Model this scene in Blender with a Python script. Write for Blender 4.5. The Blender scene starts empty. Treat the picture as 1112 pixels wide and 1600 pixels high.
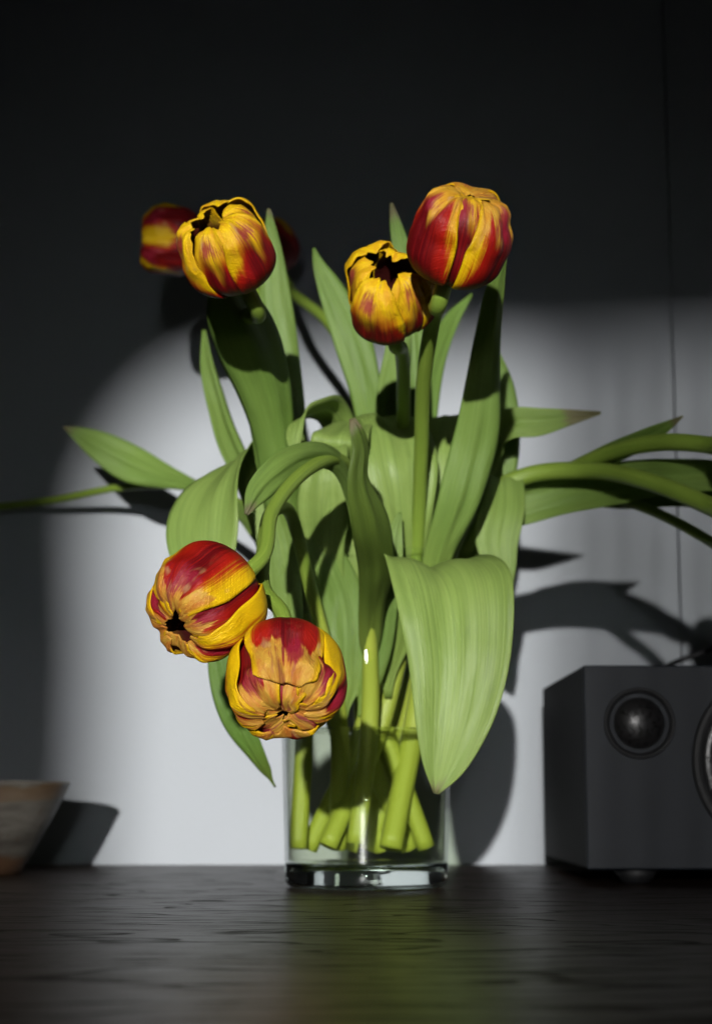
import bpy, math, random
import numpy as np
from mathutils import Vector, Matrix, noise as mnoise

# ------------------------------------------------------------------ camera, world, light
scn = bpy.context.scene
COL = scn.collection
F_PX = 2746.0                 # focal length in photograph pixels (1112 x 1600)
PITCH = math.radians(9.13)
EYE = 0.0589                  # camera height over the table top
WALL_Y = 1.52

cam_d = bpy.data.cameras.new("camera")
cam = bpy.data.objects.new("camera", cam_d)
COL.objects.link(cam)
cam.location = (0, 0, EYE)
cam.rotation_euler = (math.radians(90) + PITCH, 0, 0)
cam_d.sensor_fit = 'VERTICAL'
cam_d.sensor_height = 36.0
cam_d.sensor_width = 25.0
cam_d.lens = 36.0 * F_PX / 1600.0
cam_d.clip_start = 0.02
cam_d.clip_end = 50
cam_d.dof.use_dof = True
cam_d.dof.focus_distance = 0.84
cam_d.dof.aperture_fstop = 11.0
scn.camera = cam

w = bpy.data.worlds.new("World"); scn.world = w
w.use_nodes = True
bg = w.node_tree.nodes["Background"]
bg.inputs[0].default_value = (0.92, 0.96, 1.0, 1)
bg.inputs[1].default_value = 0.0075

SUN = Vector((0.09, 1.0, -0.13))
sd = bpy.data.lights.new("sun", 'SUN'); sd.energy = 5.0; sd.angle = math.radians(0.8); sd.color = (1.0, 0.985, 0.955)
so = bpy.data.objects.new("sun", sd); COL.objects.link(so)
so.location = (-0.5, -3, 1)
so.rotation_euler = SUN.to_track_quat('-Z', 'Y').to_euler()
# pale strip of window behind the camera: its reflection is the streak on the glass
ad = bpy.data.lights.new("window_glow", 'AREA'); ad.shape = 'RECTANGLE'; ad.size = 0.12; ad.size_y = 0.20; ad.spread = math.radians(22)
ad.energy = 0.11; ad.color = (0.93, 0.97, 1.0)
ao = bpy.data.objects.new("window_glow", ad); COL.objects.link(ao)
ao.location = (-0.02, -2.2, 0.28); ao.rotation_euler = (math.radians(90), 0, 0)
ao.rotation_euler = Vector((0, 1, -0.04)).to_track_quat('-Z', 'Y').to_euler()

scn.view_settings.view_transform = 'Standard'
scn.view_settings.look = 'None'
scn.view_settings.exposure = 0.0
scn.view_settings.gamma = 1.0
scn.render.engine = 'CYCLES'
scn.cycles.transparent_max_bounces = 24
scn.cycles.max_bounces = 12

# ------------------------------------------------------------------ helpers
CP, SP = math.cos(PITCH), math.sin(PITCH)
def P(px, py, d):
    """point of the place at horizontal distance d seen at pixel px, py of the photograph"""
    u = (px - 556) / F_PX; v = (800 - py) / F_PX
    x, y, z = u, CP - v * SP, SP + v * CP
    s = d / y
    return Vector((x * s, d, EYE + z * s))

def link(name, me, parent=None, mat=None, smooth=True):
    o = bpy.data.objects.new(name, me); COL.objects.link(o)
    if parent is not None: o.parent = parent
    if mat is not None: me.materials.append(mat)
    if smooth and len(me.polygons):
        me.polygons.foreach_set('use_smooth', [True] * len(me.polygons))
    return o

def empty(name, loc):
    o = bpy.data.objects.new(name, None); COL.objects.link(o); o.location = loc
    o.empty_display_size = 0.01
    return o

def tag(o, label, cat, group=None):
    o['label'] = label; o['category'] = cat
    if group: o['group'] = group

def mesh(name, verts, faces):
    me = bpy.data.meshes.new(name)
    me.from_pydata([tuple(v) for v in verts], [], faces)
    me.update()
    return me

def grid_faces(nu, nv, wrap=False):
    f = []
    for j in range(nv - 1):
        for i in range(nu if wrap else nu - 1):
            a = j * nu + i; b = j * nu + (i + 1) % nu
            f.append((a, b, b + nu, a + nu))
    return f

def attr(me, name, vals):
    a = me.attributes.new(name, 'FLOAT_VECTOR', 'POINT')
    a.data.foreach_set('vector', np.asarray(vals, dtype=np.float32).ravel())

def catmull(pts, n):
    """pts: (k, m) control values; centripetal-ish Catmull-Rom through them, n samples evenly by chord"""
    p = np.asarray(pts, float)
    k = len(p)
    seg = np.linalg.norm(np.diff(p[:, :3], axis=0), axis=1) + 1e-6
    seg = seg ** 0.75
    t = np.concatenate([[0], np.cumsum(seg)])
    m = np.zeros_like(p)
    for i in range(k):
        if i == 0: m[i] = (p[1] - p[0]) / (t[1] - t[0])
        elif i == k - 1: m[i] = (p[-1] - p[-2]) / (t[-1] - t[-2])
        else:
            a = (p[i] - p[i-1]) / (t[i] - t[i-1]); b = (p[i+1] - p[i]) / (t[i+1] - t[i])
            h0 = t[i] - t[i-1]; h1 = t[i+1] - t[i]
            m[i] = (a * h1 + b * h0) / (h0 + h1)
    ts = np.linspace(0, t[-1], n)
    out = np.zeros((n, p.shape[1]))
    for q, tt in enumerate(ts):
        i = min(max(np.searchsorted(t, tt) - 1, 0), k - 2)
        h = t[i+1] - t[i]; s = (tt - t[i]) / h
        out[q] = ((2*s**3 - 3*s**2 + 1) * p[i] + (s**3 - 2*s**2 + s) * h * m[i]
                  + (-2*s**3 + 3*s**2) * p[i+1] + (s**3 - s**2) * h * m[i+1])
    return out

def nz(x, y, z): return mnoise.noise((x, y, z))
def sstep(a, b, x):
    t = np.clip((x - a) / (b - a), 0, 1); return t * t * (3 - 2 * t)

# --- node helpers
class N:
    def __init__(s, name):
        s.m = bpy.data.materials.new(name); s.m.use_nodes = True
        s.t = s.m.node_tree; s.t.nodes.clear()
        s.out = s.t.nodes.new('ShaderNodeOutputMaterial')
    def node(s, typ, **kw):
        n = s.t.nodes.new(typ)
        for k, v in kw.items(): setattr(n, k, v)
        return n
    def put(s, sock, v):
        if hasattr(v, 'links') or hasattr(v, 'is_output'): s.t.links.new(v, sock)
        elif isinstance(v, (tuple, list)) and len(v) == 3 and sock.type == 'RGBA': sock.default_value = (*v, 1)
        else: sock.default_value = v
    def math(s, op, a, b=0.0, c=0.0, clamp=False):
        n = s.node('ShaderNodeMath', operation=op); n.use_clamp = clamp
        s.put(n.inputs[0], a); s.put(n.inputs[1], b); s.put(n.inputs[2], c)
        return n.outputs[0]
    def add(s, a, b): return s.math('ADD', a, b)
    def mul(s, a, b): return s.math('MULTIPLY', a, b)
    def step(s, x, a, b):
        n = s.node('ShaderNodeMapRange', interpolation_type='SMOOTHSTEP')
        s.put(n.inputs[0], x); s.put(n.inputs[1], a); s.put(n.inputs[2], b)
        return n.outputs[0]
    def xyz(s, x, y, z):
        n = s.node('ShaderNodeCombineXYZ'); s.put(n.inputs[0], x); s.put(n.inputs[1], y); s.put(n.inputs[2], z)
        return n.outputs[0]
    def sep(s, v):
        n = s.node('ShaderNodeSeparateXYZ'); s.put(n.inputs[0], v); return n.outputs
    def attr(s, name):
        n = s.node('ShaderNodeAttribute'); n.attribute_name = name; return s.sep(n.outputs['Vector'])
    def noise(s, v, scale=1.0, detail=3.0, rough=0.55, dist=0.0):
        n = s.node('ShaderNodeTexNoise'); s.put(n.inputs['Vector'], v)
        n.inputs['Scale'].default_value = scale; n.inputs['Detail'].default_value = detail
        n.inputs['Roughness'].default_value = rough; n.inputs['Distortion'].default_value = dist
        return n.outputs[0]
    def mix(s, f, a, b):
        n = s.node('ShaderNodeMix', data_type='RGBA'); s.put(n.inputs[0], f); s.put(n.inputs[6], a); s.put(n.inputs[7], b)
        return n.outputs[2]
    def bump(s, h, strength=0.3, dist=0.001, normal=None):
        n = s.node('ShaderNodeBump'); s.put(n.inputs['Height'], h)
        n.inputs['Strength'].default_value = strength; n.inputs['Distance'].default_value = dist
        if normal is not None: s.put(n.inputs['Normal'], normal)
        return n.outputs[0]
    def bsdf(s, col, rough=0.5, normal=None, spec=0.5, **kw):
        n = s.node('ShaderNodeBsdfPrincipled'); s.put(n.inputs['Base Color'], col); s.put(n.inputs['Roughness'], rough)
        n.inputs['Specular IOR Level'].default_value = spec
        if normal is not None: s.put(n.inputs['Normal'], normal)
        for k, v in kw.items(): s.put(n.inputs[k], v)
        return n.outputs[0]
    def mixs(s, f, a, b):
        n = s.node('ShaderNodeMixShader'); s.put(n.inputs[0], f); s.put(n.inputs[1], a); s.put(n.inputs[2], b)
        return n.outputs[0]
    def transl(s, col, normal=None):
        n = s.node('ShaderNodeBsdfTranslucent'); s.put(n.inputs[0], col)
        if normal is not None: s.put(n.inputs['Normal'], normal)
        return n.outputs[0]
    def objc(s): return s.node('ShaderNodeTexCoord').outputs['Object']
    def done(s, sh): s.t.links.new(sh, s.out.inputs[0]); return s.m

# ------------------------------------------------------------------ materials
def mat_petal(inner=False):
    n = N('petal_inner' if inner else 'petal_outer')
    u, v, seed = n.attr('puv')
    dry, red, tipy = n.attr('pp')
    au = n.math('ABSOLUTE', u)
    s17 = n.mul(seed, 17.3)
    n1 = n.noise(n.xyz(n.mul(u, 2.6), n.mul(v, 1.3), s17), 1.0, 4)
    nf = n.noise(n.xyz(n.mul(u, 26.0), n.mul(v, 1.6), s17), 1.0, 3)
    edge = n.add(au, n.add(n.mul(n.add(n1, -0.5), 0.75), n.mul(n.add(nf, -0.5), 0.38)))
    # some flowers are red all round the foot of the petals
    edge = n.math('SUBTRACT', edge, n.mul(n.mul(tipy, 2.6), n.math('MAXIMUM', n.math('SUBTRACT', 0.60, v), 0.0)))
    nv_ = n.noise(n.xyz(n.mul(u, 75.0), n.mul(v, 1.8), s17), 1.0, 2)
    edge = n.add(edge, n.mul(n.add(nv_, -0.5), 0.30))
    flame = n.step(edge, n.add(red, 0.15), n.add(red, -0.15))
    # the flame runs out towards the tip, the tip part differs
    zig = n.noise(n.xyz(n.mul(u, 3.6), n.mul(v, 0.6), n.add(s17, 4.0)), 1.0, 5, 0.6)
    tri = n.math('PINGPONG', n.add(n.mul(u, 1.55), n.add(seed, n.mul(n1, 0.5))), 0.5)
    vv = n.add(v, n.add(n.mul(n.add(zig, -0.5), 0.40), n.add(n.mul(n.add(tri, -0.25), -0.34), n.mul(n.add(nf, -0.5), 0.06))))
    soft = n.add(n.mul(tipy, 0.13), 0.02)
    tip = n.step(vv, n.math('SUBTRACT', dry, soft), n.add(dry, soft))
    nb = n.noise(n.xyz(n.mul(u, 3.0), n.mul(v, 5.0), n.add(s17, 9.0)), 1.0, 4, 0.6)
    yellow = n.mix(nb, (0.74, 0.42, 0.002), (0.80, 0.54, 0.004))
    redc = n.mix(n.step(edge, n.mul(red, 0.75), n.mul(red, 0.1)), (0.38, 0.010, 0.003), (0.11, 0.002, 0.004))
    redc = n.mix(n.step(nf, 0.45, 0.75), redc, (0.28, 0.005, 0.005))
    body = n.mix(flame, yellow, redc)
    tan = n.mix(n.step(nb, 0.35, 0.65), (0.50, 0.17, 0.025), (0.58, 0.33, 0.045))
    tan = n.mix(n.step(n1, 0.55, 0.7), tan, (0.24, 0.05, 0.035))
    ytip = n.mix(n.step(nb, 0.3, 0.75), (0.78, 0.52, 0.004), (0.66, 0.32, 0.012))
    tipc = n.mix(tipy, tan, ytip)
    # thin yellow margin
    tipc = n.mix(n.step(n.add(au, n.mul(n.add(nb, -0.5), 0.3)), 0.72, 0.92), tipc, (0.66, 0.38, 0.004))
    col = n.mix(tip, body, tipc)
    # wine-coloured spot where the tip folds
    dx = n.mul(u, 1.25); dy = n.mul(n.add(v, -0.74), 4.6)
    rad = n.math('SQRT', n.add(n.mul(dx, dx), n.mul(dy, dy)))
    rad = n.add(rad, n.add(n.mul(n.add(nb, -0.5), 1.6), n.add(n.mul(n.add(nf, -0.5), 1.3), n.mul(n.add(zig, -0.5), 1.2))))
    spot = n.mul(n.step(rad, 0.55, 0.10), 0.9)
    col = n.mix(spot, col, (0.27, 0.012, 0.030))
    # pale papery patches of drying tissue
    pn = n.noise(n.xyz(n.mul(u, 2.2), n.mul(v, 4.0), n.add(s17, 31.0)), 1.0, 2)
    patch = n.mul(n.step(pn, 0.62, 0.72), n.mul(n.step(v, 0.45, 0.7), 0.6))
    col = n.mix(patch, col, (0.47, 0.27, 0.12))
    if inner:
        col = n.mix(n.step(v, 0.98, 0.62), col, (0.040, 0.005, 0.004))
    # fine ribs along the petal, cross wrinkles running out to the margins
    ribs = n.noise(n.xyz(n.mul(u, 55.0), n.mul(v, 2.5), s17), 1.0, 2)
    wr = n.noise(n.xyz(n.mul(u, 2.0), n.add(n.mul(v, 46.0), n.mul(au, -16.0)), s17), 1.0, 2)
    h = n.add(n.mul(ribs, 0.35), n.mul(n.mul(wr, n.step(au, 0.15, 0.75)), 0.8))
    cr = n.noise(n.xyz(n.mul(u, 6.0), n.mul(v, 9.0), s17), 1.0, 4, 0.6, 1.2)
    h = n.add(h, n.mul(n.mul(cr, n.step(v, 0.45, 0.8)), 1.6))
    nrm = n.bump(h, 0.55, 0.0011)
    rough = n.add(n.mul(nf, 0.25), 0.38)
    b = n.bsdf(col, rough, nrm, 0.26)
    tr = n.transl(col, nrm)
    return n.done(n.mixs(0.16 if not inner else 0.1, b, tr))

def mat_leaf():
    n = N('leaf_green')
    u, v, seed = n.attr('puv')
    dry, pale, olive = n.attr('pp')
    s = n.mul(seed, 13.1)
    st = n.noise(n.xyz(n.mul(u, 16.0), n.mul(v, 1.2), s), 1.0, 4, 0.6)
    bl = n.noise(n.xyz(n.mul(u, 1.4), n.mul(v, 4.0), s), 1.0, 4, 0.6)
    dark = n.mix(bl, (0.060, 0.150, 0.020), (0.110, 0.215, 0.024))
    light = n.mix(bl, (0.235, 0.352, 0.078), (0.305, 0.400, 0.105))
    col = n.mix(n.math('ADD', pale, n.mul(n.add(st, -0.5), 0.55), clamp=True), dark, light)
    col = n.mix(n.mul(n.step(v, 0.35, 0.0), 0.45), col, (0.30, 0.38, 0.055))
    col = n.mix(n.mul(olive, 0.8), col, (0.10, 0.12, 0.02))
    bt = n.noise(n.xyz(n.mul(u, 5.0), n.mul(v, 5.0), n.add(s, 3.0)), 1.0, 4, 0.65)
    col = n.mix(n.mul(n.step(bt, 0.55, 0.75), 0.35), col, (0.07, 0.12, 0.03))
    tn = n.noise(n.xyz(n.mul(u, 3.0), n.mul(v, 8.0), s), 1.0, 3)
    vv = n.add(v, n.mul(n.add(tn, -0.5), 0.10))
    col = n.mix(n.mul(n.step(vv, n.add(dry, -0.015), n.add(dry, 0.03)), 0.9), col, n.mix(tn, (0.05, 0.035, 0.02), (0.30, 0.24, 0.14)))
    veins = n.noise(n.xyz(n.mul(u, 48.0), n.mul(v, 0.8), s), 1.0, 2)
    col = n.mix(n.mul(n.step(veins, 0.42, 0.62), 0.28), col, (0.09, 0.16, 0.03))
    lump = n.noise(n.xyz(n.mul(u, 2.0), n.mul(v, 7.0), s), 1.0, 3)
    nrm = n.bump(n.add(n.mul(veins, 0.5), n.mul(lump, 1.8)), 0.5, 0.0014)
    b = n.bsdf(col, n.add(n.mul(st, 0.2), 0.36), nrm, 0.4)
    tr = n.transl(n.mix(0.5, col, (0.22, 0.34, 0.02)), nrm)
    return n.done(n.mixs(0.24, b, tr))

def mat_stem():
    n = N('stem_green')
    u, v, seed = n.attr('puv')
    st = n.noise(n.xyz(n.mul(u, 5.0), n.mul(v, 6.0), n.mul(seed, 7.7)), 1.0, 4)
    col = n.mix(st, (0.140, 0.240, 0.026), (0.255, 0.345, 0.055))
    col = n.mix(n.mul(n.step(v, 0.40, 0.22), 0.65), col, (0.44, 0.48, 0.060))
    nrm = n.bump(n.noise(n.xyz(n.mul(u, 12.0), n.mul(v, 10.0), seed), 1.0, 3), 0.35, 0.0012)
    return n.done(n.mixs(0.10, n.bsdf(col, 0.42, nrm, 0.4), n.transl(col, nrm)))

def mat_wall():
    n = N('wall_paint')
    c = n.objc()
    a = n.noise(c, 3.0, 4); b = n.noise(c, 160.0, 3)
    col = n.mix(a, (0.290, 0.312, 0.338), (0.312, 0.332, 0.356))
    return n.done(n.bsdf(col, 0.55, n.bump(n.add(b, n.mul(a, 0.4)), 0.15, 0.0008), 0.3))

def mat_wood():
    n = N('dark_oak')
    x, y, z = n.sep(n.objc())
    warp = n.noise(n.xyz(n.mul(x, 2.6), n.mul(y, 7.0), 0.0), 1.0, 3)
    ring = n.math('FRACT', n.add(n.mul(y, 30.0), n.mul(warp, 11.0)))
    late = n.step(ring, 0.35, 0.95)
    pore = n.noise(n.xyz(n.mul(x, 34.0), n.mul(y, 400.0), 0.0), 1.0, 4)
    pores = n.mul(n.step(pore, 0.51, 0.58), n.add(n.mul(late, 0.8), 0.2))
    tone = n.noise(n.xyz(n.mul(x, 4.0), n.mul(y, 40.0), 3.0), 1.0, 4)
    col = n.mix(tone, (0.017, 0.0088, 0.0055), (0.034, 0.0190, 0.0120))
    col = n.mix(n.mul(late, 0.35), col, (0.018, 0.011, 0.008))
    pores = n.math('MAXIMUM', pores, n.mul(n.mul(n.step(ring, 0.80, 0.95), n.step(ring, 1.0, 0.97)), n.add(n.mul(n.step(pore, 0.40, 0.55), 0.6), 0.3)))
    col = n.mix(n.mul(pores, 0.85), col, (0.005, 0.0035, 0.003))
    nrm = n.bump(n.mul(pores, -1.0), 0.12, 0.0005)
    rough = n.add(n.mul(pores, 0.25), n.add(n.mul(tone, 0.10), 0.30))
    return n.done(n.bsdf(col, rough, nrm, 0.25, **{'Specular IOR Level': n.add(n.mul(pores, -0.17), 0.19)}))

def thin_glass(name, tint, ior, rough=0.012, scale=1.0):
    n = N(name)
    lw = n.node('ShaderNodeLayerWeight'); lw.inputs['Blend'].default_value = 0.5
    f0 = ((ior - 1) / (ior + 1)) ** 2
    fres = n.add(n.mul(n.math('POWER', lw.outputs['Facing'], 5.0), 1 - f0), f0)
    t = n.node('ShaderNodeBsdfTransparent'); t.inputs[0].default_value = (*tint, 1)
    g = n.node('ShaderNodeBsdfGlossy'); g.inputs['Roughness'].default_value = rough
    g.inputs[0].default_value = (1, 1, 1, 1)
    return n.done(n.mixs(n.mul(fres, scale), t.outputs[0], g.outputs[0]))

def mat_glass_solid():
    n = N('thick_glass')
    g = n.node('ShaderNodeBsdfGlass'); g.inputs['Roughness'].default_value = 0.01; g.inputs['IOR'].default_value = 1.5
    g.inputs[0].default_value = (0.94, 0.98, 0.96, 1)
    return n.done(g.outputs[0])

def mat_plain(name, col, rough=0.5, spec=0.4, bscale=0, bstr=0.2, metal=0.0, bdist=0.0005):
    n = N(name)
    nrm = None
    c = n.objc()
    colr = n.mix(n.noise(c, 30.0, 4), tuple(k * 0.88 for k in col), tuple(min(1, k * 1.12) for k in col))
    if bscale: nrm = n.bump(n.noise(c, bscale, 3), bstr, bdist)
    return n.done(n.bsdf(colr, rough, nrm, spec, Metallic=metal))

def mat_grille(name, scale):
    n = N(name)
    c = n.objc()
    v = n.node('ShaderNodeTexVoronoi'); n.put(v.inputs['Vector'], c); v.inputs['Scale'].default_value = scale
    d = v.outputs['Distance']
    hole = n.step(d, 0.42, 0.30)
    col = n.mix(hole, (0.018, 0.017, 0.018), (0.002, 0.002, 0.002))
    return n.done(n.bsdf(col, 0.32, n.bump(n.mul(hole, -1.0), 0.9, 0.0012), 0.5, Metallic=0.3))

def mat_ceramic():
    n = N('rough_ceramic')
    c = n.objc(); x, y, z = n.sep(c)
    a = n.noise(n.xyz(n.mul(x, 14), n.mul(y, 14), n.mul(z, 60)), 1.0, 4)
    b = n.noise(c, 90.0, 3)
    col = n.mix(n.step(a, 0.35, 0.65), (0.075, 0.066, 0.054), (0.20, 0.185, 0.16))
    col = n.mix(n.mul(n.step(b, 0.60, 0.70), 0.5), col, (0.10, 0.06, 0.035))
    zz = n.add(z, n.mul(n.add(a, -0.5), 0.026))
    band = n.mul(n.step(zz, 0.054, 0.057), n.step(zz, 0.066, 0.0625))
    col = n.mix(n.mul(band, 0.55), col, (0.16, 0.085, 0.03))
    col = n.mix(n.step(zz, 0.016, 0.010), col, (0.12, 0.065, 0.035))
    return n.done(n.bsdf(col, 0.5, n.bump(n.add(a, n.mul(b, 0.5)), 0.5, 0.002), 0.4))

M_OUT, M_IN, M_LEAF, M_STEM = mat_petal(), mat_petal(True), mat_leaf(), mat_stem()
M_WALL, M_WOOD = mat_wall(), mat_wood()

# ------------------------------------------------------------------ setting: wall, table
def box_mesh(name, x0, x1, y0, y1, z0, z1, bev=0.0):
    import bmesh
    bm = bmesh.new()
    bmesh.ops.create_cube(bm, size=1.0)
    for v in bm.verts:
        v.co = Vector(((x0 + x1) / 2 + v.co.x * (x1 - x0), (y0 + y1) / 2 + v.co.y * (y1 - y0), (z0 + z1) / 2 + v.co.z * (z1 - z0)))
    if bev: bmesh.ops.bevel(bm, geom=bm.edges[:], offset=bev, segments=3, profile=0.5, affect='EDGES')
    me = bpy.data.meshes.new(name); bm.to_mesh(me); bm.free()
    return me

seam = P(1052, 600, WALL_Y).x
wall = link('wall', box_mesh('wall', -2.2, 2.2, WALL_Y + 0.012, WALL_Y + 0.10, -0.75, 2.2), None, M_WALL, False)
wall['kind'] = 'structure'
link('wall_panel', box_mesh('wall_panel', -2.2, seam - 0.0006, WALL_Y, WALL_Y + 0.014, -0.75, 2.2, 0.0012), wall, M_WALL, False)
link('wall_panel', box_mesh('wall_panel', seam + 0.0006, 2.2, WALL_Y, WALL_Y + 0.014, -0.75, 2.2, 0.0012), wall, M_WALL, False)
table = link('table_top', box_mesh('table_top', -1.3, 1.3, 0.447, WALL_Y - 0.0005, -0.035, 0.0, 0.002), None, M_WOOD, False)
table['kind'] = 'structure'

# ------------------------------------------------------------------ unseen blockers added behind the camera to shape the patch of sun
M_BLOCKER = mat_plain('dark_blocker', (0.03, 0.03, 0.032), 0.9, 0.1, 300, 0.3)
CY = -6.5
def C(px, py):
    """where the ray of sun that ends at this pixel of the wall crosses the blocker plane"""
    p = P(px, py, WALL_Y); k = (p.y - CY)
    return Vector((p.x - SUN.x * k, CY, p.z - SUN.z * k))
def sun_blocker(name, poly, label):
    v = [C(*q) for q in poly]
    n = len(v)
    vs = [(a.x, CY, a.z) for a in v] + [(a.x, CY - 0.01, a.z) for a in v]
    fs = [tuple(range(n)), tuple(range(2 * n - 1, n - 1, -1))] + [(i, i + n, (i + 1) % n + n, (i + 1) % n) for i in range(n)]
    c = sum((Vector(q) for q in vs), Vector()) / (2 * n)
    o = link(name, mesh(name, [Vector(q) - c for q in vs], fs), None, M_BLOCKER, False)
    o.location = c
    tag(o, label, 'blocker')
    return o
sun_blocker('left_blocker', [(-3500, 2600), (20, 2600), (24, 1400), (30, 900), (30, -3000), (-3500, -3000)],
      'dark flat blocker added behind the camera to cut the sun on the left')
sun_blocker('curved_blocker', [(32, 2600), (150, 2600), (150, 1400), (165, 1000), (156, 830), (168, 770), (206, 685), (270, 612), (350, 578), (350, -3000), (31, -3000), (31, 900)],
      'dark flat blocker with a curved edge added behind the camera to shape the sun')
sun_blocker('top_blocker', [(351, 578), (430, 570), (1900, 535), (1900, -3000), (351, -3000)], 'dark flat blocker added behind the camera to cut the sun at the top')
ORD = ('first', 'second', 'third', 'fourth', 'fifth', 'sixth', 'seventh', 'eighth')
for q, (a, b) in enumerate(((838, 862), (882, 916), (928, 982), (1000, 1026), (1040, 1076), (1088, 1128), (1145, 1190), (1205, 1900))):
    sun_blocker('strip_blocker', [(a, 2600), (b, 2600), (b - 6, 562), (a - 6, 562)], '%s narrow dark blocker strip added behind the camera to band the sun on the right' % ORD[q])
sun_blocker('low_blocker', [(111, 2601), (111, 4200), (1900, 4200), (1900, 2601)], 'dark unseen ledge under the curtains behind the camera')['category'] = 'baffle'

# ------------------------------------------------------------------ vase, water
def lathe(name, prof, n=72, closed_prof=False):
    v = []; 
    for r, z in prof:
        for i in range(n):
            a = 2 * math.pi * i / n
            v.append((r * math.cos(a), r * math.sin(a), z))
    f = grid_faces(n, len(prof), True)
    me = mesh(name, v, f)
    return me

def lathe_solid(name, prof, n=72):
    me = lathe(name, prof, n)
    import bmesh
    bm = bmesh.new(); bm.from_mesh(me)
    bmesh.ops.remove_doubles(bm, verts=bm.verts, dist=1e-6)
    bmesh.ops.recalc_face_normals(bm, faces=bm.faces)
    bm.to_mesh(me); bm.free()
    return me

VX, VY = P(572, 1300, 1.155).x, 1.155
RB, RT = 0.0522, 0.0590          # outer radius at base and mouth
VH = P(560, 872, 1.155).z
def vr(z): return RB + (RT - RB) * (z / VH)
vase = empty('glass_vase', (VX, VY, 0))
tag(vase, 'clear flared glass vase half full of water holding the tulips', 'vase')
zb = 0.0165
th = 0.0022
prof = [(vr(zb), zb)] + [(vr(z), z) for z in np.linspace(zb + 0.01, VH - 0.001, 14)] + [(vr(VH) - th * 0.5, VH + 0.0006)] \
     + [(vr(z) - th, z) for z in np.linspace(VH - 0.001, zb + 0.0005, 14)]
M_VG = thin_glass('vase_glass', (0.97, 0.985, 0.975), 1.45)
link('vase_wall', lathe('vase_wall', prof, 96), vase, M_VG)
bprof = [(0, 0.0006), (RB * 0.8, 0.0010), (RB - 0.004, 0.0006), (RB - 0.0012, 0.0016), (RB, 0.004), (vr(0.0150), 0.0150), (vr(0.016) - 0.001, 0.0160),
         (RB * 0.7, 0.0158), (RB * 0.4, 0.0152), (0, 0.0150)]
link('vase_base', lathe_solid('vase_base', bprof, 96), vase, mat_glass_solid())
WZ = P(560, 1143, 1.155).z
wprof = [(0, zb + 0.0003), (vr(zb) - th - 0.0003, zb + 0.0003), (vr(WZ) - th - 0.0003, WZ + 0.0012), (vr(WZ) - th - 0.002, WZ), (0, WZ - 0.0001)]
water = link('vase_water', lathe_solid('vase_water', wprof, 96), None, thin_glass('water', (0.93, 0.955, 0.84), 1.33, 0.01))
water.location = (VX, VY, 0)
tag(water, 'clear water standing in the lower half of the glass vase', 'water')

# ------------------------------------------------------------------ loudspeaker, cable, bowl
SX0, SX1, SY0, SY1 = 0.1522, 0.372, 1.18, 1.44
SZ0, SZ1 = 0.0100, 0.1444
spk = empty('loudspeaker', ((SX0 + SX1) / 2, (SY0 + SY1) / 2, 0))
tag(spk, 'dark grey box loudspeaker lying on its side by the wall', 'speaker')
def loc_to(o, parent): o.location = Vector(o.location) - Vector(parent.location); return o
M_CAB = mat_plain('speaker_paint', (0.0100, 0.0125, 0.0170), 0.5, 0.16, 900, 0.25)
M_BLK = mat_plain('black_plastic', (0.008, 0.008, 0.009), 0.6, 0.35)
M_SIDE = mat_plain('black_cabinet', (0.008, 0.008, 0.009), 0.6, 0.25, 700, 0.2)
loc_to(link('cabinet', box_mesh('cabinet', SX0, SX1, SY0 + 0.012, SY1, SZ0, SZ1, 0.0015), spk, M_SIDE, False), spk)
loc_to(link('front_panel', box_mesh('front_panel', SX0, SX1, SY0, SY0 + 0.0122, SZ0, SZ1, 0.0012), spk, M_CAB, False), spk)
def driver(nm, px, py, r, dome):
    c = P(px, py, SY0)
    rot = Matrix.Rotation(math.radians(90), 4, 'X')          # lathe axis z -> -y (towards the camera)
    def put(name, prof, mat, parent):
        o = link(name, lathe_solid(name, prof, 64), parent, mat)
        return o
    ring = put(nm + '_ring', [(r, -0.0005), (r, 0.0018), (r * 0.97, 0.003), (r * 0.92, 0.0028), (r * 0.86, 0.0008), (r * 0.74, -0.0030)], M_BLK, spk)
    ring.matrix_local = Matrix.Translation(c - Vector(spk.location)) @ rot
    if dome:
        pr = [(r * 0.76 * math.sin(a), -0.0028 + r * 0.40 * (math.cos(a))) for a in np.linspace(0, math.pi / 2, 14)]
        d = put(nm + '_dome', pr, mat_grille('dome_mesh', 420), ring)
    else:
        pr = [(0, 0.001), (r * 0.25, 0.0), (r * 0.26, -0.004), (r * 0.75, 0.0005), (r * 0.86, 0.004), (r * 0.9, 0.0005)]
        d = put(nm + '_cone', pr, mat_grille('cone_mesh', 420), ring)
driver('tweeter', 998, 1130, 55 / F_PX * SY0, True)
driver('woofer', 1227, 1190, 146 / F_PX * SY0, False)
for fx in (SX0 + 0.035, SX1 - 0.035):
    for fy in (SY0 + 0.022, SY1 - 0.03):
        f = link('foot', lathe_solid('foot', [(0, 0), (0.007, 0.0), (0.009, 0.001), (0.016, SZ0 + 0.0004), (0, SZ0 + 0.0004)], 32), spk, M_BLK)
        f.location = Vector((fx, fy, 0)) - Vector(spk.location)

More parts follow.
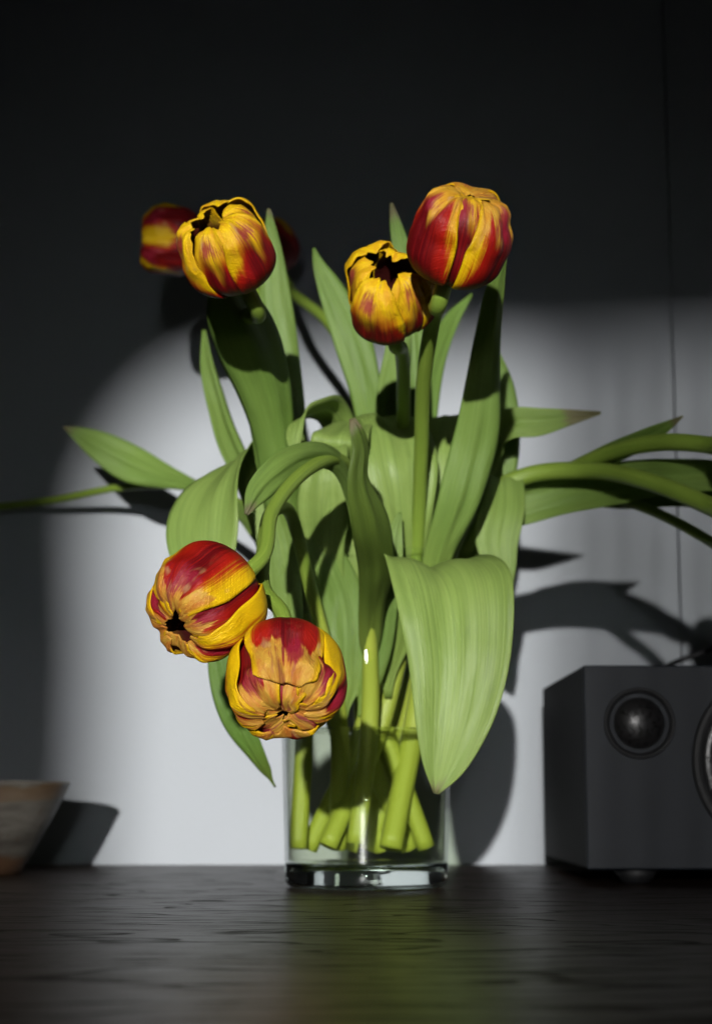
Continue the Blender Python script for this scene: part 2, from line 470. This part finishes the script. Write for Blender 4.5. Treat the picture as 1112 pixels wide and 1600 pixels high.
def tube_mesh(name, pts, radii, ns=14, n=60, caps=True, seed=0.0):
    c = catmull([(*p, r) for p, r in zip(pts, radii)], n)
    v = []; uv = []
    pos = c[:, :3]
    tan = np.gradient(pos, axis=0); tan /= np.linalg.norm(tan, axis=1)[:, None]
    ref = np.array([0.3, 1.0, 0.1]); 
    u = np.cross(tan[0], ref); u /= np.linalg.norm(u)
    for j in range(n):
        u = u - tan[j] * np.dot(u, tan[j]); u /= np.linalg.norm(u)
        w_ = np.cross(tan[j], u)
        for i in range(ns):
            a = 2 * math.pi * i / ns
            rr = c[j, 3] * (1 + 0.05 * nz(3 * math.cos(a), j * 0.25, seed * 5))
            v.append(pos[j] + (u * math.cos(a) + w_ * math.sin(a)) * rr)
            uv.append((math.cos(a), j / (n - 1), seed))
    f = grid_faces(ns, n, True)
    if caps:
        f.append(tuple(range(ns - 1, -1, -1))); f.append(tuple(range((n - 1) * ns, n * ns)))
    me = mesh(name, v, f)
    attr(me, 'puv', uv)
    return me

cpts = [Vector((0.40, 1.47, 0.006)), Vector((0.36, 1.468, 0.10)), P(1150, 1003, 1.46), P(1090, 1022, 1.462), P(1040, 1042, 1.464), P(1000, 1075, 1.466), Vector((0.26, 1.468, 0.08)), Vector((0.27, 1.46, 0.05)), Vector((0.28, 1.439, 0.05))]
cable = link('speaker_cable', tube_mesh('speaker_cable', cpts, [0.0022] * len(cpts), 10, 80), None, M_BLK)
tag(cable, 'thin black cable looping up behind the loudspeaker', 'cable')

BX, BY = -0.2895, 1.345
bprof = [(0, 0.004), (0.030, 0.004), (0.033, 0.0), (0.0385, 0.0), (0.0405, 0.006), (0.047, 0.016), (0.0605, 0.042), (0.0715, 0.0655), (0.0725, 0.0675), (0.0715, 0.0690), (0.0690, 0.0685),
         (0.0665, 0.064), (0.055, 0.042), (0.041, 0.018), (0.030, 0.0105), (0, 0.009)]
bm_ = lathe_solid('ceramic_bowl', bprof, 96)
for vtx in bm_.vertices:
    k = 1 + 0.018 * nz(vtx.co.x * 25, vtx.co.y * 25, vtx.co.z * 40)
    vtx.co.x *= k; vtx.co.y *= k
    if vtx.co.z > 0.05: vtx.co.z += 0.0012 * nz(vtx.co.x * 30, vtx.co.y * 30, 5)
bowl = link('ceramic_bowl', bm_, None, mat_ceramic())
bowl.location = (BX, BY, 0.0)
tag(bowl, 'rough beige ceramic bowl with brown stained rim', 'bowl')

# ------------------------------------------------------------------ tulips
RNG = random.Random(5)
def stem(parent, pts, r=0.0044, r_end=None, n=70):
    w3 = [P(*p) for p in pts]
    k = len(w3)
    rad = [(r * 1.12 if i < 2 else r) for i in range(k)]
    if r_end: rad[-1] = r_end
    me = tube_mesh('stem', w3, rad, 16, n, True, RNG.random())
    o = link('stem', me, parent, M_STEM); o.location = -Vector(parent.location)
    return o

def leaf(parent, pts, W=(1, 0, 0), cup=0.12, wav=0.05, dry=2.0, pale=0.7, olive=0.0, n=64, nu=17, twist=None, roll=0.0):
    """pts: (px, py, d, width_px [, roll degrees])"""
    ctl = []
    for p in pts:
        q = P(p[0], p[1], p[2])
        ctl.append((*q, p[3] / F_PX * p[2] * 0.5, (p[4] if len(p) > 4 else 0.0) + roll))
    c = catmull(ctl, n)
    pos = c[:, :3]; hw = np.maximum(c[:, 3] * (0.22 + 0.78 * sstep(0, 0.14, np.linspace(0, 1, n))), 0.0004); rl = np.radians(c[:, 4])
    tan = np.gradient(pos, axis=0); tan /= np.linalg.norm(tan, axis=1)[:, None]
    Wh = np.array(W, float); Wh /= np.linalg.norm(Wh)
    seed = RNG.random()
    wprev = None; v = []; uv = []; pp = []
    length = np.concatenate([[0], np.cumsum(np.linalg.norm(np.diff(pos, axis=0), axis=1))])
    for j in range(n):
        wd = Wh - tan[j] * np.dot(Wh, tan[j])
        L = np.linalg.norm(wd)
        if wprev is not None:
            wp = wprev - tan[j] * np.dot(wprev, tan[j]); wp /= np.linalg.norm(wp)
            wd = wd * 0.35 + wp * 0.65 if L > 0.15 else wp
        wd = wd / np.linalg.norm(wd); wprev = wd
        nn = np.cross(tan[j], wd)
        cr, sr = math.cos(rl[j]), math.sin(rl[j])
        ww = wd * cr + nn * sr; nn2 = nn * cr - wd * sr
        for i in range(nu):
            u = -1 + 2 * i / (nu - 1)
            off = cup * hw[j] * (u * u - 0.3)
            off += wav * hw[j] * (abs(u) ** 1.5) * 2.2 * nz(length[j] * 28 + (7 if u > 0 else 0), u * 0.8, seed * 50)
            off += 0.0012 * nz(u * 2.0, length[j] * 30, seed * 31) - 0.06 * hw[j] * math.exp(-(u / 0.12) ** 2) + 0.05 * hw[j] * math.cos(u * 7 + seed * 9 + length[j] * 20)
            e = 1 + 0.05 * nz(length[j] * 22, 3.0 if u > 0 else 9.0, seed * 20)
            v.append(pos[j] + ww * (u * hw[j] * e) + nn2 * off)
            uv.append((u, j / (n - 1), seed)); pp.append((dry, pale, olive))
    me = mesh('leaf', v, grid_faces(nu, n))
    attr(me, 'puv', uv); attr(me, 'pp', pp)
    o = link('leaf', me, parent, M_LEAF); o.location = -Vector(parent.location)
    so_ = o.modifiers.new('thickness', 'SOLIDIFY'); so_.thickness = 0.0007; so_.offset = 0
    return o

MER_T = np.array([0, .13, .32, .52, .72, .88, 1.0])
MER_R = np.array([.08, .60, .97, 1.01, .93, .68, .27])
MER_Z = np.array([0, .05, .42, .92, 1.37, 1.64, 1.66])
OPEN_R = np.array([0, 0, 0, 0.02, .08, .26, .50])
OPEN_Z = np.array([0, 0, 0, 0.0, .02, .06, .16])
_MC = {}; _MT = np.linspace(0, 1, 120)
def mer(t, o):
    if o in _MC:
        return np.interp(t, _MT, _MC[o][:, 0]), np.interp(t, _MT, _MC[o][:, 1])
    r = MER_R + OPEN_R * o; z = MER_Z + OPEN_Z * o
    c = catmull(np.stack([r, z, np.zeros_like(r)], 1), 120)
    _MC[o] = c
    return mer(t, o)


def petal_mesh(R, ang, layer=1.0, o=0.0, A=0.95, tl=1.0, notch=0.04, rnd=0.10, dry=0.62, red=0.5, tipy=0.0, crump=1.0, tilt=0.0, flare=0.03, cv=0.10, hs=0.0, tuck=0.0, hz=1.0, nu=37, nv=52, seed=0.0):
    us = np.linspace(-1, 1, nu)
    rg = random.Random(int(seed * 1e6)); u0 = rg.uniform(-.3, .3); pk = rg.uniform(0.02, 0.13); pw = rg.uniform(.16, .34)
    v = np.zeros((nv, nu, 3)); uv = []; pp = []
    for j in range(nv):
        vv = j / (nv - 1)
        for i in range(nu):
            u = us[i]
            tend = tl * (1 - rnd * abs(u) ** 2.2 - notch * math.exp(-((u - u0) / 0.16) ** 2) + 0.03 * nz(u * 3, seed * 9, 1) + 0.008 * nz(u * 9, seed * 9, 2))
            t = vv * tend
            r, z = mer(min(t, 1.0), o)
            ex = max(t - 1.0, 0)
            r -= ex * 1.2; z -= ex * 0.5
            # angular half-width, narrower base, rounded tip
            wv = A * (0.42 + 0.58 * float(sstep(0.0, 0.32, vv))) * (1 - 0.22 * float(sstep(0.6, 1.0, vv)))
            wid = wv * max(r, 0.5) / max(r, 0.12)
            wid = min(wid, 1.9)
            a = ang + u * wid
            rr = r * layer
            rr += flare * (abs(u) ** 3) * float(sstep(0.1, 0.5, vv))
            rr += tilt * u * 0.22                                   # one margin lies over its neighbour
            k = float(sstep(0.30, 0.9, vv)) * crump
            ca, sa = math.cos(a), math.sin(a)
            d = 0.13 * k * nz(ca * 1.3 + hs * 13, sa * 1.3, z * 1.7 + hs * 7) + 0.05 * k * nz(ca * 3, sa * 3, z * 4 + hs)
            d += 0.040 * k * (1 - 2 * abs(nz(u * 2.2 + seed * 5, vv * 4.6 + u * 1.5, seed * 3)))
            d += 0.030 * nz(u * 1.3, vv * 2.2, seed * 21)
            d -= 0.035 * math.exp(-(u / 0.11) ** 2) * float(sstep(0.15, 0.5, vv))   # midrib furrow
            d -= pk * math.exp(-((u - u0) / pw) ** 2) * float(sstep(0.58, 0.8, vv)) * min(1, crump)   # puckered tip
            d += 0.013 * k * nz(u * 8, vv * 8, seed * 17)
            rr -= cv * u * u * float(sstep(0.12, 0.5, vv)) * min(1, r)
            rr += d * (0.4 + 0.6 * min(1, r)); z += d * 0.35 * float(sstep(0.6, 1.0, vv))
            z -= tuck * float(sstep(0.8, 1.0, vv)) * 0.2
            v[j, i] = (rr * math.cos(a) * R, rr * math.sin(a) * R, z * R * hz)
            uv.append((u, vv, seed)); pp.append((dry, red, tipy))
    me = mesh('petal', v.reshape(-1, 3), grid_faces(nu, nv))
    attr(me, 'puv', uv); attr(me, 'pp', pp)
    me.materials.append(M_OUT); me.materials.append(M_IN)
    me.polygons.foreach_set('use_smooth', [True] * len(me.polygons))
    return me

def head(parent, cx, cy, d, rpx, axis, petals, spin=0.0, hz=1.0):
    """axis: (x right, z up, towards camera)"""
    R = rpx / F_PX * d
    ax = Vector((axis[0], -axis[2], axis[1])).normalized()
    front = Vector((0, -1, 0)) - ax * ax.dot(Vector((0, -1, 0)))
    if front.length < 0.2: front = Vector((0, 0, 1)) - ax * ax.z
    front.normalize()
    side = ax.cross(front)
    base = P(cx, cy, d) - ax * (0.90 * R * hz)
    rot = Matrix((front, side, ax)).transposed().to_4x4()
    mw = Matrix.Translation(base - Vector(parent.location)) @ rot @ Matrix.Rotation(math.radians(spin), 4, 'Z')
    for k, pd in enumerate(petals):
        q = dict(pd); q['ang'] = math.radians(q['ang'])
        me = petal_mesh(R, hs=(cx % 17) / 17, seed=(q.pop('seed', None) or RNG.random()), hz=hz, **q)
        ob = bpy.data.objects.new('petal', me); COL.objects.link(ob); ob.parent = parent
        cr_ = pd.get('crump', 1.0); am = math.radians(2.0 if cr_ < 1.5 else 5.0)
        rg = random.Random(int(cx * 7 + k * 31))
        ob.matrix_local = mw @ Matrix.Rotation(rg.uniform(-am, am), 4, 'X') @ Matrix.Rotation(rg.uniform(-am, am), 4, 'Y')
        s_ = ob.modifiers.new('thickness', 'SOLIDIFY'); s_.thickness = 0.0008; s_.offset = -1
        s_.material_offset = 1; s_.material_offset_rim = 0
    return base, ax, R

def base_pt(cx, cy, d, rpx, axis, hz=1.0):
    ax = Vector((axis[0], -axis[2], axis[1])).normalized()
    return P(cx, cy, d) - ax * (0.90 * rpx / F_PX * d * hz), ax

def tulip(label, stem_pts, hd=None, petals=None, group=None, r=0.0044, copy_from=None):
    b0 = P(*stem_pts[0])
    t = empty('tulip', b0)
    tag(t, label, 'tulip', group)
    pts = [P(*p) for p in stem_pts]
    if hd:
        bp, ax = base_pt(hd[0], hd[1], hd[2], hd[3], hd[4])
        pts += [bp - ax * 0.016, bp + ax * 0.003]
    k = len(pts)
    me = tube_mesh('stem', pts, [max(r, .0045) * 1.3] * 2 + [r] * (k - 2), 16, 80, True, RNG.random())
    s_ = link('stem', me, t, M_STEM); s_.location = -b0
    if hd: head(t, hd[0], hd[1], hd[2], hd[3], hd[4], petals, *hd[5:])
    return t

def six(o=0.0, A=0.95, **kw):
    """three outer, three inner petals"""
    ps = []
    for k in range(3): ps.append(dict(ang=120 * k, layer=1.0, o=o, A=A, tilt=0.3, **kw))
    for k in range(3): ps.append(dict(ang=60 + 120 * k, layer=0.86, o=o * 0.9, A=A, tilt=0.3, **kw))
    return ps

# --- front left, open
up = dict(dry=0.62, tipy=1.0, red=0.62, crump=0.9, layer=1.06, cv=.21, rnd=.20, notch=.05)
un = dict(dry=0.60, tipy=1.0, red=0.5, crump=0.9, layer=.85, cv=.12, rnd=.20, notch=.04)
def setp(base, **kw): d = dict(base); d.update(kw); return d
T1 = tulip('yellow and dark red tulip with open cup on an upright stem above dark leaves',
           [(666, 1324, 1.165), (600, 1140, 1.155), (520, 900, 1.135), (432, 690, 1.105), (402, 560, 1.07), (388, 500, 1.03)],
           (356, 390, 0.93, 76, (-0.36, 0.64, 0.66), 0),
           [setp(up, ang=30, o=0.05, A=0.80, red=.66, dry=.68), setp(up, ang=-102, o=0.35, A=0.78, red=.40, dry=.55), setp(up, ang=152, o=0.45, A=0.95, red=.35, dry=.5),
            setp(un, ang=-36, o=0.35, A=0.80, red=.6, dry=.64), setp(un, ang=92, o=-.1, A=0.9, red=.4, dry=.5), setp(un, ang=208, o=0.35, A=0.95, red=.35)])
# --- middle, open
T2 = tulip('smaller yellow and red tulip with an open dark mouth, tucked beside a bigger closed one',
           [(482, 1326, 1.165), (572, 1120, 1.155), (605, 880, 1.15), (628, 690, 1.135), (630, 600, 1.09), (626, 545, 1.03)],
           (610, 458, 0.955, 76, (-0.08, 0.50, 0.86), 0),
           [setp(up, ang=-34, o=0.1, A=0.78, red=.66, dry=.66), setp(up, ang=86, o=0.3, A=0.78, red=.5, dry=.55), setp(up, ang=205, o=0.35, A=0.92, red=.4, dry=.5),
            setp(un, ang=28, o=0.15, A=0.80, red=.5, dry=.58), setp(un, ang=148, o=0.1, A=0.9, red=.4), setp(un, ang=-92, o=0.15, A=0.9, red=.5)])
# --- top right, closed
T3 = tulip('closed orange and dark red tulip on the tallest stem, above the other flowers',
           [(512, 1322, 1.122), (596, 1130, 1.145), (648, 880, 1.13), (657, 720, 1.08), (662, 590, 1.02), (680, 480, 0.955)],
           (716, 364, 0.895, 82, (0.24, 0.80, 0.55), 0, 1.10),
           [setp(up, ang=-42, o=0.05, A=0.80, red=.80, dry=.76, tipy=.35, crump=1.45), setp(up, ang=58, o=0.1, A=0.74, red=.72, dry=.70, tipy=.25, crump=1.45), setp(up, ang=180, o=0.0, A=1.1, red=.5, dry=.6, tipy=.2, tl=1.1),
            setp(un, ang=9, o=0.0, A=0.85, red=.9, dry=.75, tipy=.8, crump=1.2, tl=1.06), setp(un, ang=115, o=-0.1, A=0.9, red=.5, tipy=.2, crump=1.4, tl=1.15), setp(un, ang=-115, o=-0.1, A=0.9, red=.5, tipy=.4, crump=1.3, tl=1.15)], r=0.0046)
# --- lower left, hanging
lo = dict(dry=0.66, tipy=0.0, red=0.6, crump=1.0)
T4 = tulip('hanging red tulip with broad yellow margins, drooping on a bent green stem',
           [(556, 1318, 1.118), (578, 1120, 1.12), (572, 900, 1.075), (566, 790, 1.045), (536, 722, 1.0), (482, 733, 0.95), (425, 800, 0.905)],
           (322, 944, 0.855, 89, (-0.62, -0.60, 0.50), 0),
           [setp(lo, ang=32, o=0.05, A=0.98, tilt=.2, red=.58, dry=.74), setp(lo, ang=-78, o=0.1, A=0.78, tilt=.2, red=.36, dry=.95), setp(lo, ang=150, o=0.15, A=1.0, tilt=.3, red=.5),
            setp(lo, ang=-24, layer=.85, o=0.05, A=0.80, red=.55, dry=.80), setp(lo, ang=92, layer=.83, o=0.15, A=0.9, red=.4, dry=.9, tl=1.05), setp(lo, ang=210, layer=.83, o=0.05, A=0.95, red=.4, tl=1.05)], r=0.0038)
# --- lower middle, hanging
T5 = tulip('hanging crumpled tulip with a deep red petal and torn tan tips over the vase',
           [(528, 1326, 1.14), (528, 1120, 1.12), (480, 900, 1.08), (452, 800, 1.03), (425, 800, 0.985), (412, 860, 0.93), (414, 925, 0.89)],
           (447, 1062, 0.845, 92, (0.06, -0.80, 0.60), 0),
           [setp(lo, ang=-6, o=0.0, A=0.74, tilt=.1, red=.78, dry=.70, tl=.82, layer=1.05, cv=.10, seed=.262), setp(lo, ang=86, o=0.25, A=0.62, tilt=.0, red=.30, dry=.86, tl=1.0, cv=.10, layer=1.02), setp(lo, ang=-88, o=0.1, A=0.70, tilt=.0, red=.36, dry=.88, cv=.10),
            setp(lo, ang=40, layer=.83, o=0.0, A=0.75, red=.85, dry=.70, crump=1.7, tl=1.0), setp(lo, ang=-46, layer=.84, o=0.0, A=0.8, red=.85, dry=.72, crump=1.6, tl=1.0), setp(lo, ang=180, layer=.97, o=0.15, A=1.1, red=.45, dry=.9, tl=.98),
            setp(lo, ang=5, layer=.78, o=-0.2, A=0.95, red=.5, dry=.62, crump=2.0, tl=1.12), setp(lo, ang=130, layer=.84, o=-0.1, A=0.9, red=.5, dry=.7, crump=1.6, tl=1.1), setp(lo, ang=-125, layer=.84, o=-0.1, A=0.9, red=.5, dry=.7, crump=1.6, tl=1.1)], r=0.0040)
# --- back left
T0 = tulip('dark red tulip with yellow streaks lying sideways in the shade behind the open cup tulip',
           [(466, 1326, 1.15), (476, 1120, 1.16), (470, 900, 1.17), (448, 720, 1.22), (425, 560, 1.27), (385, 430, 1.30), (345, 388, 1.305)],
           (264, 378, 1.30, 57, (-0.97, 0.04, 0.15), 0),
           [setp(up, ang=30, o=0.1, A=0.9, red=.5, dry=1.2), setp(up, ang=-40, o=0.1, A=0.8, red=.45, dry=1.2), setp(up, ang=110, o=0.1, A=0.95, red=.5, dry=1.2),
            setp(up, ang=185, o=0.1, A=0.95, red=.6, dry=1.2), setp(up, ang=-110, o=0.1, A=0.9, red=.5, dry=1.2, layer=.95), setp(up, ang=0, o=0.1, A=0.9, red=.5, dry=1.2, layer=.9)])
# --- back, behind the upright leaf
T6 = tulip('deep red tulip in shade against the wall, mostly hidden by a tall upright leaf',
           [(640, 1328, 1.185), (566, 1130, 1.18), (600, 900, 1.19), (580, 640, 1.24), (515, 507, 1.33), (462, 462, 1.40)],
           (418, 385, 1.44, 50, (-0.45, 0.85, 0.1), 0), [setp(q, red=.8, dry=1.4) for q in six(0.1, 0.95, crump=.6, tipy=1.0)])

# --- right: three arching over the loudspeaker, their flowers beyond it
hd_r = six(0.15, 0.95, dry=.65, red=.55, tipy=.5)
T7 = tulip('tulip arching right on a thick pale stem, lowest head over the loudspeaker',
           [(610, 1325, 1.14), (650, 1120, 1.165), (690, 900, 1.165), (750, 782, 1.17), (820, 744, 1.17), (910, 735, 1.15), (1010, 752, 1.10), (1110, 792, 1.06)],
           (1225, 890, 1.02, 62, (0.6, -0.75, 0.2), 0), hd_r, r=0.0058)
T8 = tulip('tulip reaching straight out right on the highest of the arching stems',
           [(575, 1328, 1.195), (640, 1120, 1.19), (700, 900, 1.19), (790, 800, 1.20), (880, 742, 1.18), (960, 705, 1.14), (1040, 691, 1.10), (1115, 697, 1.07)],
           (1250, 735, 1.03, 62, (0.95, -0.25, 0.15), 0), hd_r, r=0.0056)
T9 = tulip('tulip drooping right on a thin shaded stem under the other arching stems',
           [(545, 1328, 1.195), (625, 1120, 1.195), (690, 900, 1.21), (780, 810, 1.22), (880, 775, 1.20), (980, 785, 1.17), (1060, 818, 1.14), (1115, 850, 1.12)],
           (1200, 945, 1.09, 58, (0.6, -0.8, 0.0), 0), hd_r, r=0.0034)
# --- left, out along the wall
T10 = tulip('tulip stretched far left on a thin stem below a pointed leaf',
            [(600, 1328, 1.195), (520, 1120, 1.185), (480, 920, 1.2), (400, 805, 1.28), (300, 762, 1.38), (185, 762, 1.45), (90, 780, 1.485), (0, 791, 1.495), (-120, 798, 1.485)],
            (-300, 800, 1.46, 56, (-1.0, 0.0, 0.1), 0), hd_r, r=0.0032)

# --- leaves (pixel, pixel, distance, width, roll)
# big drooping leaf over the vase front
leaf(T4, [(606, 1090, 1.135, 50), (606, 1000, 1.125, 84), (618, 925, 1.105, 116), (648, 886, 1.07, 146), (682, 878, 1.04, 174), (704, 912, 1.02, 188), (715, 1000, 1.01, 166),
          (713, 1080, 1.008, 142), (702, 1150, 1.008, 104), (690, 1205, 1.01, 58), (681, 1240, 1.012, 8)], cup=0.20, wav=.05, pale=.9, dry=.97)
# right lower drooping short leaf
leaf(T7, [(700, 980, 1.16, 40), (735, 880, 1.18, 55), (768, 780, 1.185, 64), (780, 745, 1.17, 70), (783, 790, 1.15, 72), (776, 850, 1.145, 66), (786, 895, 1.145, 40), (797, 921, 1.145, 6)], cup=.1, pale=.75)
# dark leaf behind, turning right with a dry tip
leaf(T8, [(690, 900, 1.19, 40), (750, 790, 1.205, 80), (768, 690, 1.21, 88)  , (776, 610, 1.205, 60), (770, 560, 1.2, 30), (766, 530, 1.195, 4)], cup=.15, pale=.4)
leaf(T8, [(700, 880, 1.18, 36), (740, 760, 1.19, 50), (772, 682, 1.185, 54), (800, 662, 1.17, 50), (840, 660, 1.165, 46), (885, 653, 1.16, 28), (938, 645, 1.155, 3)], W=(0, 0, 1), cup=.25, pale=.65, dry=.85)
# tall right blade
leaf(T3, [(668, 1010, 1.14, 34), (685, 870, 1.105, 46), (718, 780, 1.085, 68), (742, 690, 1.075, 72), (754, 600, 1.06, 56), (763, 520, 1.045, 40), (776, 440, 1.02, 26), (789, 392, 1.005, 6)], cup=.28, pale=.5, dry=.985)
# middle broad leaves
leaf(T2, [(640, 990, 1.14, 40), (632, 890, 1.13, 60), (622, 800, 1.11, 112), (612, 730, 1.105, 150), (598, 672, 1.12, 150), (580, 652, 1.15, 110), (566, 672, 1.18, 60), (560, 700, 1.19, 8)], cup=.12, pale=.85)
leaf(T3, [(660, 980, 1.15, 36), (678, 870, 1.145, 50), (694, 780, 1.14, 78), (700, 705, 1.14, 80), (702, 668, 1.155, 76), (708, 650, 1.18, 50), (715, 665, 1.2, 6)], cup=.1, pale=.85)
# dark-tipped twisted leaf standing in front of the middle
leaf(T4, [(578, 1060, 1.112, 30), (582, 970, 1.088, 44), (590, 890, 1.045, 60), (580, 815, 1.005, 66, 15), (563, 750, 0.99, 58, 35), (566, 700, 0.985, 48, 40), (557, 670, 0.98, 28, 30), (550, 654, 0.98, 10, 20)], cup=.35, pale=.0, olive=.75, dry=.95, roll=22)
# left pale drooping leaf
leaf(T5, [(470, 1000, 1.13, 40), (428, 860, 1.135, 50), (402, 760, 1.13, 62), (383, 712, 1.11, 66), (352, 732, 1.085, 92), (326, 780, 1.07, 118), (318, 835, 1.06, 118), (322, 890, 1.055, 84), (332, 940, 1.055, 8)], W=(0.82, 0, 0.57), cup=.14, pale=.8)
# left horizontal pointed leaf
leaf(T10, [(455, 930, 1.19, 26), (400, 830, 1.25, 26), (345, 778, 1.33, 22), (300, 758, 1.37, 20), (252, 742, 1.39, 40), (205, 724, 1.40, 60), (155, 696, 1.405, 48), (122, 678, 1.41, 24), (99, 667, 1.41, 3)], W=(0.35, 0, 0.94), cup=.2, pale=.5, dry=.965)
# left narrow upright
leaf(T0, [(440, 880, 1.18, 30), (400, 770, 1.2, 44), (364, 700, 1.21, 46), (343, 640, 1.22, 38), (326, 575, 1.225, 26), (319, 516, 1.23, 5)], cup=.3, pale=.45, olive=.2, roll=25)
# dark broad blade under the open cup
leaf(T1, [(470, 960, 1.13, 40), (446, 800, 1.10, 56), (432, 690, 1.08, 66), (416, 610, 1.06, 88), (392, 545, 1.04, 104), (364, 480, 1.02, 84), (345, 425, 1.01, 30), (340, 400, 1.005, 4)], roll=14, cup=.6, pale=.35)
leaf(T1, [(450, 900, 1.13, 30), (420, 760, 1.10, 34), (403, 660, 1.085, 34), (384, 590, 1.08, 28), (365, 530, 1.075, 20), (355, 500, 1.07, 5)], cup=.3, pale=.35, roll=-20)
# tall pale blade right of it
leaf(T6, [(490, 900, 1.17, 36), (462, 740, 1.165, 46), (446, 610, 1.16, 56), (434, 510, 1.155, 56), (427, 430, 1.15, 44), (423, 370, 1.145, 24), (420, 326, 1.14, 4)], cup=.3, pale=.5, dry=.97)
# broad triangle below
leaf(T5, [(480, 960, 1.13, 40), (462, 830, 1.125, 70), (450, 740, 1.12, 84), (438, 670, 1.125, 62), (428, 610, 1.135, 30), (424, 585, 1.14, 4)], cup=.12, pale=.75)
# middle upper blade
leaf(T2, [(610, 880, 1.18, 34), (590, 720, 1.19, 44), (572, 610, 1.2, 52), (545, 515, 1.2, 60), (514, 445, 1.2, 40), (497, 410, 1.2, 18), (490, 388, 1.2, 3)], cup=.3, pale=.4)
# behind the middle heads
leaf(T3, [(640, 860, 1.17, 34), (650, 680, 1.18, 44), (646, 520, 1.18, 40), (632, 410, 1.18, 32), (618, 350, 1.18, 18), (611, 317, 1.18, 3)], cup=.3, pale=.35, dry=.93)
leaf(T9, [(655, 860, 1.19, 30), (662, 680, 1.21, 36), (680, 560, 1.225, 34), (705, 500, 1.235, 26), (737, 459, 1.24, 3)], cup=.3, pale=.3)
leaf(T2, [(610, 860, 1.16, 30), (606, 720, 1.16, 40), (610, 620, 1.165, 46), (622, 540, 1.17, 40), (626, 470, 1.17, 20), (628, 440, 1.17, 3)], cup=.2, pale=.5)
# curls at the top of the bunch
leaf(T6, [(520, 900, 1.16, 40), (530, 760, 1.15, 56), (535, 680, 1.14, 56), (520, 645, 1.12, 54), (492, 640, 1.09, 50), (468, 655, 1.075, 42), (460, 690, 1.07, 24), (462, 715, 1.07, 4)], W=(0.75, 0, 0.66), cup=.2, pale=.85)
leaf(T4, [(560, 960, 1.13, 40), (545, 820, 1.12, 60), (528, 740, 1.11, 74), (530, 690, 1.09, 90), (545, 668, 1.11, 70), (565, 664, 1.14, 40), (580, 690, 1.16, 4)], cup=.12, pale=.9)
leaf(T5, [(520, 960, 1.12, 40), (508, 860, 1.10, 60), (505, 790, 1.085, 84), (510, 740, 1.08, 70), (525, 705, 1.085, 40), (540, 690, 1.095, 4)], cup=.1, pale=.85, roll=-15)
# arching leaf alongside the bent stem, dry tip
leaf(T4, [(572, 900, 1.07, 30), (556, 790, 1.03, 34), (528, 722, 0.985, 36), (484, 712, 0.955, 44), (440, 732, 0.935, 50), (402, 770, 0.925, 36), (385, 804, 0.92, 5)], W=(0.35, 0.45, 0.82), cup=.35, pale=.5, dry=.95)
# small leaves in the neck
leaf(T5, [(470, 1090, 1.11, 30), (452, 980, 1.10, 44), (440, 880, 1.09, 50), (430, 820, 1.085, 34), (425, 780, 1.08, 4)], cup=.2, pale=.6)
leaf(T6, [(540, 1120, 1.12, 30), (540, 1030, 1.115, 60), (535, 940, 1.11, 70), (500, 850, 1.10, 50), (480, 800, 1.1, 30), (470, 780, 1.1, 4)], cup=.2, pale=.65)
leaf(T2, [(560, 1120, 1.12, 24), (590, 1020, 1.11, 40), (600, 940, 1.1, 44), (610, 860, 1.09, 40), (625, 800, 1.09, 4)], cup=.2, pale=.55)
leaf(T10, [(430, 1230, 1.115, 8), (400, 1180, 1.09, 30), (368, 1120, 1.08, 46), (348, 1050, 1.075, 44), (345, 980, 1.075, 30), (352, 930, 1.08, 10)], cup=.2, pale=.15)
# right bundle
leaf(T7, [(700, 900, 1.17, 40), (755, 815, 1.175, 46), (820, 790, 1.185, 62), (890, 770, 1.175, 66), (970, 755, 1.15, 70), (1050, 745, 1.12, 56), (1130, 745, 1.10, 44), (1210, 770, 1.08, 5)], W=(0, 0, 1), cup=.3, pale=.55)
leaf(T8, [(790, 800, 1.205, 24), (870, 752, 1.195, 30), (940, 716, 1.16, 36), (1000, 690, 1.125, 34), (1040, 668, 1.105, 20), (1066, 651, 1.095, 3)], W=(0, 0, 1), cup=.25, pale=.4, dry=.92)
leaf(T9, [(800, 790, 1.225, 26), (880, 765, 1.21, 44), (970, 770, 1.19, 52), (1060, 770, 1.17, 44), (1150, 790, 1.15, 26), (1220, 830, 1.14, 3)], W=(0, 0, 1), cup=.25, pale=.2)
